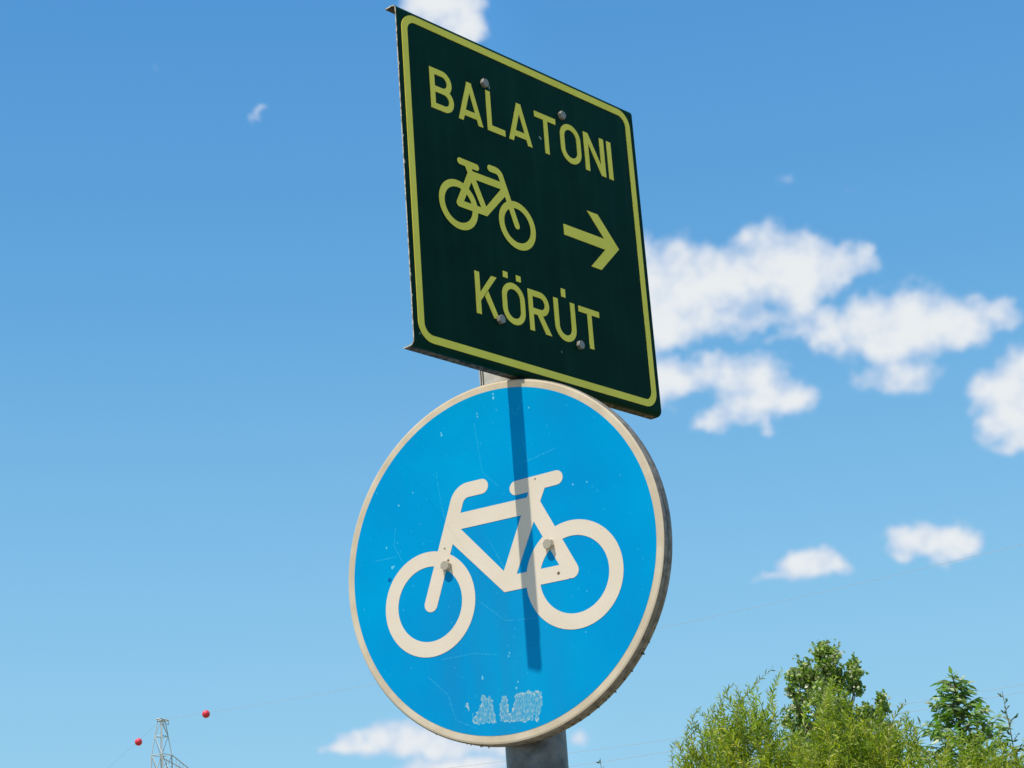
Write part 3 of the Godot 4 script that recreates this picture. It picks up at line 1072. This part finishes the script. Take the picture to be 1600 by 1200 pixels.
func foliage(parent: Node3D, list: Array, mesh: Mesh, m: Material):
	var mm := MultiMesh.new()
	mm.transform_format = MultiMesh.TRANSFORM_3D
	mm.use_colors = true
	mm.mesh = mesh
	mm.instance_count = list.size()
	for i in list.size():
		mm.set_instance_transform(i, list[i][0])
		mm.set_instance_color(i, list[i][1])
	var o := MultiMeshInstance3D.new()
	o.name = "foliage"
	o.multimesh = mm
	o.material_override = m
	o.set_meta("kind", "stuff")
	parent.add_child(o, true)


func tint(list: Array, r: RandomNumberGenerator) -> Color:
	var a: Color = list[r.randi() % list.size()]
	var b: Color = list[r.randi() % list.size()]
	var c := a.lerp(b, r.randf()) * r.randf_range(0.8, 1.2)
	c.a = 1.0
	return c


func height_at(outline: Array, x: float) -> float:
	for i in outline.size() - 1:
		if x >= outline[i].x and x <= outline[i + 1].x:
			return lerpf(outline[i].y, outline[i + 1].y, (x - outline[i].x) / (outline[i + 1].x - outline[i].x))
	return 0.0


func willow(label: String, z: float, outline: Array, depth: float, shoots: int, seed_: int, long_tips: Array):
	var x0: float = outline[0].x
	var x1: float = outline[-1].x
	var mid := (x0 + x1) / 2
	var base := Vector3(mid + 0.15, 0, z - depth * 0.2)
	var t := thing("willow_bush", label, "bush", base, "narrow-leaved bushes at the lower right")
	var r := RandomNumberGenerator.new()
	r.seed = seed_
	var leaves: Array = []
	var wood := begin()
	var limbs := begin()
	var greens := [Color(0.403, 0.504, 0.061), Color(0.512, 0.552, 0.055), Color(0.305, 0.432, 0.061), Color(0.573, 0.528, 0.088), Color(0.220, 0.336, 0.066), Color(0.366, 0.480, 0.066)]
	var lumps := FastNoiseLite.new()
	lumps.seed = seed_
	lumps.frequency = 3.0
	lumps.fractal_octaves = 2
	var ends: Array = []
	for i in shoots:
		var u := r.randf_range(x0, x1)
		var w := r.randf_range(-1, 1)
		var top := height_at(outline, u) - 0.35 * w * w + 0.11 * lumps.get_noise_2d(u, w)
		var low := i > shoots * 0.72
		var drop := pow(r.randf(), 1.3) * 0.8 if not low else r.randf_range(0.7, 2.4)
		if not low and r.randf() < 0.10:
			drop = -r.randf_range(0.02, 0.15)
		var tip := Vector3(u, top - drop, z + w * depth)
		var length := r.randf_range(0.22, 0.42) if not low else r.randf_range(0.5, 0.8)
		ends.append([tip, length, low])
	for p in long_tips:
		ends.append([Vector3(p.x, p.y, z + r.randf_range(-0.2, 0.3)), r.randf_range(0.4, 0.55), false])
	for e in ends:
		var tip: Vector3 = e[0] - base
		var out := Vector3((e[0].x - mid) * 0.9 + r.randf_range(-0.75, 0.75), 1.0, (e[0].z - z) * 0.5 + r.randf_range(-0.6, 0.6)).normalized()
		var length: float = e[1]
		var start := tip - out * length
		var bow := Vector3(r.randf_range(-0.05, 0.05), r.randf_range(0.0, 0.05), r.randf_range(-0.05, 0.05))
		var pts: Array = []
		for k in 6:
			var f := k / 5.0
			pts.append(start.lerp(tip, f) + bow * 4 * f * (1 - f))
		path_tube(wood, pts, 0.003, 0.0009, 4)
		var shade := tint(greens, r) * (1.0 + 0.75 * lumps.get_noise_2d(e[0].x * 1.6, e[0].y * 1.6))
		var n := int(length / (0.0115 if not e[2] else 0.02))
		var turn := r.randf() * TAU
		for k in n:
			var f := (k + 1.0) / n
			var p := start.lerp(tip, f) + bow * 4 * f * (1 - f)
			turn += 2.4
			var side := out.cross(Vector3.RIGHT).normalized().rotated(out, turn)
			var dir := (out * r.randf_range(0.55, 1.1) + side * r.randf_range(0.45, 0.95) + Vector3(0, r.randf_range(-0.3, 0.1), 0)).normalized()
			var c := shade.lerp(tint(greens, r), 0.45)
			c.a = 1
			leaf_at(leaves, p, dir, r.randf_range(0.054, 0.088) * (1.0 - 0.45 * f * f) * (1.3 if e[2] else 1.0), c, r, 1.3)
	for k in 9:
		var a := TAU * k / 9.0 + r.randf()
		var rad := (x1 - x0) * 0.33 * r.randf_range(0.5, 1.0)
		var end := Vector3(cos(a) * rad - 0.15, r.randf_range(2.2, 2.9), sin(a) * depth * 0.55)
		var pts: Array = []
		for j in 7:
			var f := j / 6.0
			pts.append(Vector3(end.x * f * f * 0.6 + end.x * f * 0.4, end.y * f, end.z * f * f) + Vector3(r.randf_range(-0.03, 0.03), 0, r.randf_range(-0.03, 0.03)) * f)
		path_tube(limbs, pts, 0.035, 0.009, 7)
		for j in 6:
			var s: Vector3 = pts[3 + j % 4]
			tube(limbs, s, s + Vector3(r.randf_range(-0.25, 0.25), r.randf_range(0.3, 0.6), r.randf_range(-0.25, 0.25)), 0.009, 0.004, 5)
	obj("stem", limbs.commit(), mats.bark, t)
	obj("twigs", wood.commit(), mats.twig, t).set_meta("kind", "stuff")
	foliage(t, leaves, mesh_willow, mats.leaf)


var mesh_willow: ArrayMesh


func build_trees():
	mesh_willow = leaf_mesh(0.22, 0.42, 0.15, 0.16)
	poplar()
	broad_tree()
	willow("yellow-green willow bush, leftmost of the three, with loose upright tips", -16.0, [Vector2(1.05, 3.65), Vector2(1.12, 3.86), Vector2(1.24, 3.98), Vector2(1.36, 4.1), Vector2(1.5, 4.22), Vector2(1.66, 4.28), Vector2(1.8, 4.25), Vector2(1.95, 4.18), Vector2(2.08, 4.08), Vector2(2.16, 3.95), Vector2(2.24, 3.7)], 0.55, 760, 301, [Vector2(1.19, 3.99), Vector2(1.22, 4.06), Vector2(1.36, 4.27), Vector2(1.34, 4.2), Vector2(1.51, 4.3), Vector2(1.56, 4.33), Vector2(1.66, 4.37), Vector2(1.76, 4.42), Vector2(1.82, 4.38), Vector2(1.99, 4.53), Vector2(2.07, 4.5), Vector2(2.02, 4.42), Vector2(1.94, 4.36), Vector2(2.1, 4.2)])
	willow("yellow-green willow bush, middle one, standing in front of the poplar", -15.0, [Vector2(1.92, 3.55), Vector2(2.05, 3.75), Vector2(2.17, 3.92), Vector2(2.29, 4.11), Vector2(2.36, 4.13), Vector2(2.43, 3.98), Vector2(2.53, 3.86), Vector2(2.66, 3.87), Vector2(2.78, 3.87), Vector2(2.86, 3.82), Vector2(2.92, 3.66), Vector2(2.96, 3.5)], 0.5, 760, 302, [Vector2(2.33, 4.21), Vector2(2.3, 4.18), Vector2(2.36, 4.19), Vector2(2.66, 3.95), Vector2(2.82, 3.96), Vector2(2.88, 3.93), Vector2(2.93, 3.87), Vector2(2.97, 3.8), Vector2(2.2, 4.0)])
	willow("low yellow-green willow bush, rightmost of the three, below the dark broad-leaved tree", -15.0, [Vector2(2.98, 3.45), Vector2(3.08, 3.58), Vector2(3.2, 3.64), Vector2(3.33, 3.7), Vector2(3.43, 3.68), Vector2(3.55, 3.58), Vector2(3.68, 3.5), Vector2(3.8, 3.4)], 0.45, 620, 303, [Vector2(3.3, 3.76), Vector2(3.42, 3.74), Vector2(3.05, 3.62)])
	sapling("thin sapling with sparse leaves at the far right edge", Vector3(3.62, 0, -14.6), Vector3(3.60, 4.03, -14.9), 77, 1.0)
	sapling("small lone sapling tip just right of the post", Vector3(0.47, 0, -15.0), Vector3(0.459, 3.76, -15.0), 78, 0.55)


func sapling(label: String, base: Vector3, tip: Vector3, seed_: int, size: float):
	var t := thing("sapling", label, "sapling", base)
	var r := RandomNumberGenerator.new()
	r.seed = seed_
	var wood := begin()
	var leaves: Array = []
	var top := tip - base
	var greens := [Color(0.07, 0.12, 0.03), Color(0.11, 0.16, 0.035), Color(0.05, 0.09, 0.03)]
	var pts: Array = []
	for k in 13:
		var f := k / 12.0
		pts.append(Vector3(top.x * f + 0.02 * sin(f * 9.0), top.y * f, top.z * f))
	path_tube(wood, pts, 0.022 * size, 0.0022, 6)
	for k in 60:
		var f := 0.25 + 0.75 * k / 60.0
		var p := Vector3(top.x * f + 0.02 * sin(f * 9.0), top.y * f, top.z * f)
		var a := k * 2.4 + r.randf()
		var reach := (0.03 + 0.62 * (1.0 - f)) * size * r.randf_range(0.7, 1.2)
		var dir := Vector3(cos(a), r.randf_range(0.6, 1.1), sin(a)).normalized()
		var e := p + dir * reach
		tube(wood, p, e, 0.004 * size, 0.0014, 4)
		var n := 2 + int(reach / 0.02)
		for j in n:
			var g := (j + 1.0) / n
			var d2 := (dir + Vector3(r.randf_range(-0.9, 0.9), r.randf_range(-0.4, 0.4), r.randf_range(-0.9, 0.9))).normalized()
			leaf_at(leaves, p.lerp(e, g), d2, r.randf_range(0.022, 0.045) * lerpf(1.0, size, 0.5), tint(greens, r), r)
	obj("stem", wood.commit(), mats.twig, t)
	foliage(t, leaves, leaf_mesh(0.42, 0.42, 0.12, 0.1), mats.leaf)


func poplar():
	var base := Vector3(4.62, 0, -30.2)
	var t := thing("poplar_tree", "tall dark green poplar rising behind the middle willow", "tree", base)
	var r := RandomNumberGenerator.new()
	r.seed = 410
	var leaves: Array = []
	var wood := begin()
	var trunk := begin()
	var greens := [Color(0.219, 0.351, 0.072), Color(0.312, 0.454, 0.086), Color(0.438, 0.556, 0.101), Color(0.156, 0.249, 0.072), Color(0.719, 0.688, 0.547)]
	var clumps := [
		[4.54, 7.32, 0.16], [4.72, 7.36, 0.09], [4.64, 7.15, 0.24], [4.36, 7.08, 0.2], [4.19, 6.99, 0.13], [4.47, 6.85, 0.27], [4.74, 6.86, 0.19], [4.96, 7.08, 0.10], [4.97, 6.9, 0.12], [4.94, 6.74, 0.14], [4.08, 6.74, 0.09], [4.19, 6.55, 0.16], [4.51, 6.52, 0.28], [4.80, 6.44, 0.22], [4.03, 6.35, 0.10], [4.24, 6.25, 0.2], [5.31, 6.55, 0.07], [5.35, 6.4, 0.12], [5.2, 6.25, 0.17], [5.42, 6.14, 0.11], [5.03, 6.31, 0.12], [4.56, 6.12, 0.3], [4.94, 6.0, 0.27], [4.36, 5.9, 0.28], [5.28, 5.97, 0.2], [4.05, 5.9, 0.2]]
	for k in 34:
		var y := r.randf_range(1.6, 5.7)
		var a := r.randf() * TAU
		var rad := r.randf_range(0.3, 1.25)
		clumps.append([base.x + cos(a) * rad, y, r.randf_range(0.28, 0.45), base.z + sin(a) * rad])
	var spine := func(y: float) -> Vector3:
		return Vector3(-0.03 * sin(y * 1.1) + lerpf(0.0, -0.08, y / 7.4), y, 0.02 * sin(y * 1.7))
	var pts: Array = []
	for k in 23:
		pts.append(spine.call(7.25 * k / 22.0))
	path_tube(trunk, pts, 0.13, 0.008, 10)
	for c in clumps:
		var z: float = c[3] if c.size() > 3 else base.z + r.randf_range(-0.35, 0.45)
		var center := Vector3(base.x + (c[0] - base.x) * 1.1, c[1], z) - base
		var rad: float = c[2] * 1.32
		var flat := Vector2(center.x, center.z).length()
		var root: Vector3 = spine.call(clampf(center.y - 0.3 - flat * 1.1, 0.8, 7.0))
		var foot := center - Vector3(0, rad * 0.8, 0)
		var bend := root.lerp(foot, 0.5) + Vector3(foot.x - root.x, 0, foot.z - root.z) * 0.18
		path_tube(wood, [root, root.lerp(bend, 0.5) + (bend - root) * 0.03, bend, bend.lerp(foot, 0.5), foot], 0.022, 0.008, 5)
		var n := int(6600.0 * rad * rad) + 60
		var twigs := int(n / 9.0) + 3
		for k in twigs:
			var v := Vector3(r.randfn(), r.randfn() * 1.25, r.randfn()).normalized() * rad * pow(r.randf(), 0.42)
			var e := center + v + Vector3(0, rad * 0.12, 0)
			var s := foot.lerp(e, r.randf_range(0.25, 0.5))
			tube(wood, s, e, 0.004, 0.0018, 4)
			for j in 9:
				var p := s.lerp(e, r.randf_range(0.35, 1.05)) + Vector3(r.randfn(), r.randfn(), r.randfn()) * 0.022
				var dir := Vector3(r.randf_range(-1, 1), r.randf_range(-0.9, 0.5), r.randf_range(-1, 1))
				leaf_at(leaves, p, dir, r.randf_range(0.042, 0.070), tint(greens, r), r)
	obj("trunk", trunk.commit(), mats.bark, t)
	obj("branches", wood.commit(), mats.bark, t).set_meta("kind", "stuff")
	foliage(t, leaves, leaf_mesh(0.86, 0.36, 0.10, 0.08), mats.leaf_gloss)


func broad_tree():
	var base := Vector3(4.42, 0, -20.0)
	var t := thing("broad_leaved_tree", "dark tree with long pointed leaves and narrow top, right of the poplar", "tree", base)
	var r := RandomNumberGenerator.new()
	r.seed = 520
	var leaves: Array = []
	var wood := begin()
	var greens := [Color(0.143, 0.300, 0.060), Color(0.195, 0.388, 0.066), Color(0.104, 0.200, 0.060), Color(0.312, 0.475, 0.084), Color(0.546, 0.537, 0.456)]
	var spine := func(y: float) -> Vector3:
		return Vector3(0.03 * sin(y * 1.3) - 0.06 * y / 5.0, y, 0.02 * sin(y * 2.1))
	var pts: Array = []
	for k in 17:
		pts.append(spine.call(5.04 * k / 16.0))
	path_tube(wood, pts, 0.075, 0.005, 8)
	var nodes := 165
	for k in nodes:
		var f := pow(float(k) / nodes, 0.62)
		var y := lerpf(1.2, 5.0, f)
		var p: Vector3 = spine.call(y)
		var a := k * 2.39996 + r.randf() * 0.5
		var reach := clampf((5.12 - y) * 0.62, 0.05, 0.9) * r.randf_range(0.65, 1.1)
		var dir := Vector3(cos(a), r.randf_range(0.35, 0.75), sin(a)).normalized()
		var e := p + dir * reach
		var sag := Vector3(0, -0.06 * reach, 0)
		path_tube(wood, [p, p.lerp(e, 0.5) - sag, e], 0.008, 0.003, 5)
		var sprays := 2 + int(reach / 0.09)
		for j in sprays:
			var g := 1.0 - float(j) / (sprays + 0.4)
			var q := p.lerp(e, g) - sag * 4 * g * (1 - g)
			var stalk := (dir + Vector3(r.randf_range(-0.9, 0.9), r.randf_range(-0.5, 0.5), r.randf_range(-0.9, 0.9))).normalized()
			var q2 := q + stalk * r.randf_range(0.03, 0.07)
			tube(wood, q, q2, 0.002, 0.0012, 4)
			var side := stalk.cross(Vector3.UP).normalized()
			var shade := tint(greens, r)
			for m: float in [-0.9, -0.4, 0.1, 0.8]:
				var ld: Vector3 = (stalk * (1.0 - absf(m) * 0.45) + side * m + Vector3(r.randf_range(-0.3, 0.3), -0.2 - r.randf() * 0.5, r.randf_range(-0.3, 0.3))).normalized()
				var c := shade.lerp(tint(greens, r), 0.4)
				c.a = 1
				leaf_at(leaves, q2 - stalk * absf(m) * 0.045, ld, r.randf_range(0.08, 0.135), c, r, 0.9)
	# the tuft at the very top
	var tip: Vector3 = spine.call(5.02)
	for k in 9:
		var a := TAU * k / 9.0
		leaf_at(leaves, tip, Vector3(cos(a) * 0.8, r.randf_range(0.6, 1.4), sin(a) * 0.8), r.randf_range(0.07, 0.1), tint(greens, r), r, 0.6)
	obj("trunk", wood.commit(), mats.bark, t)
	foliage(t, leaves, leaf_mesh(0.34, 0.40, 0.12, 0.14), mats.leaf_gloss)
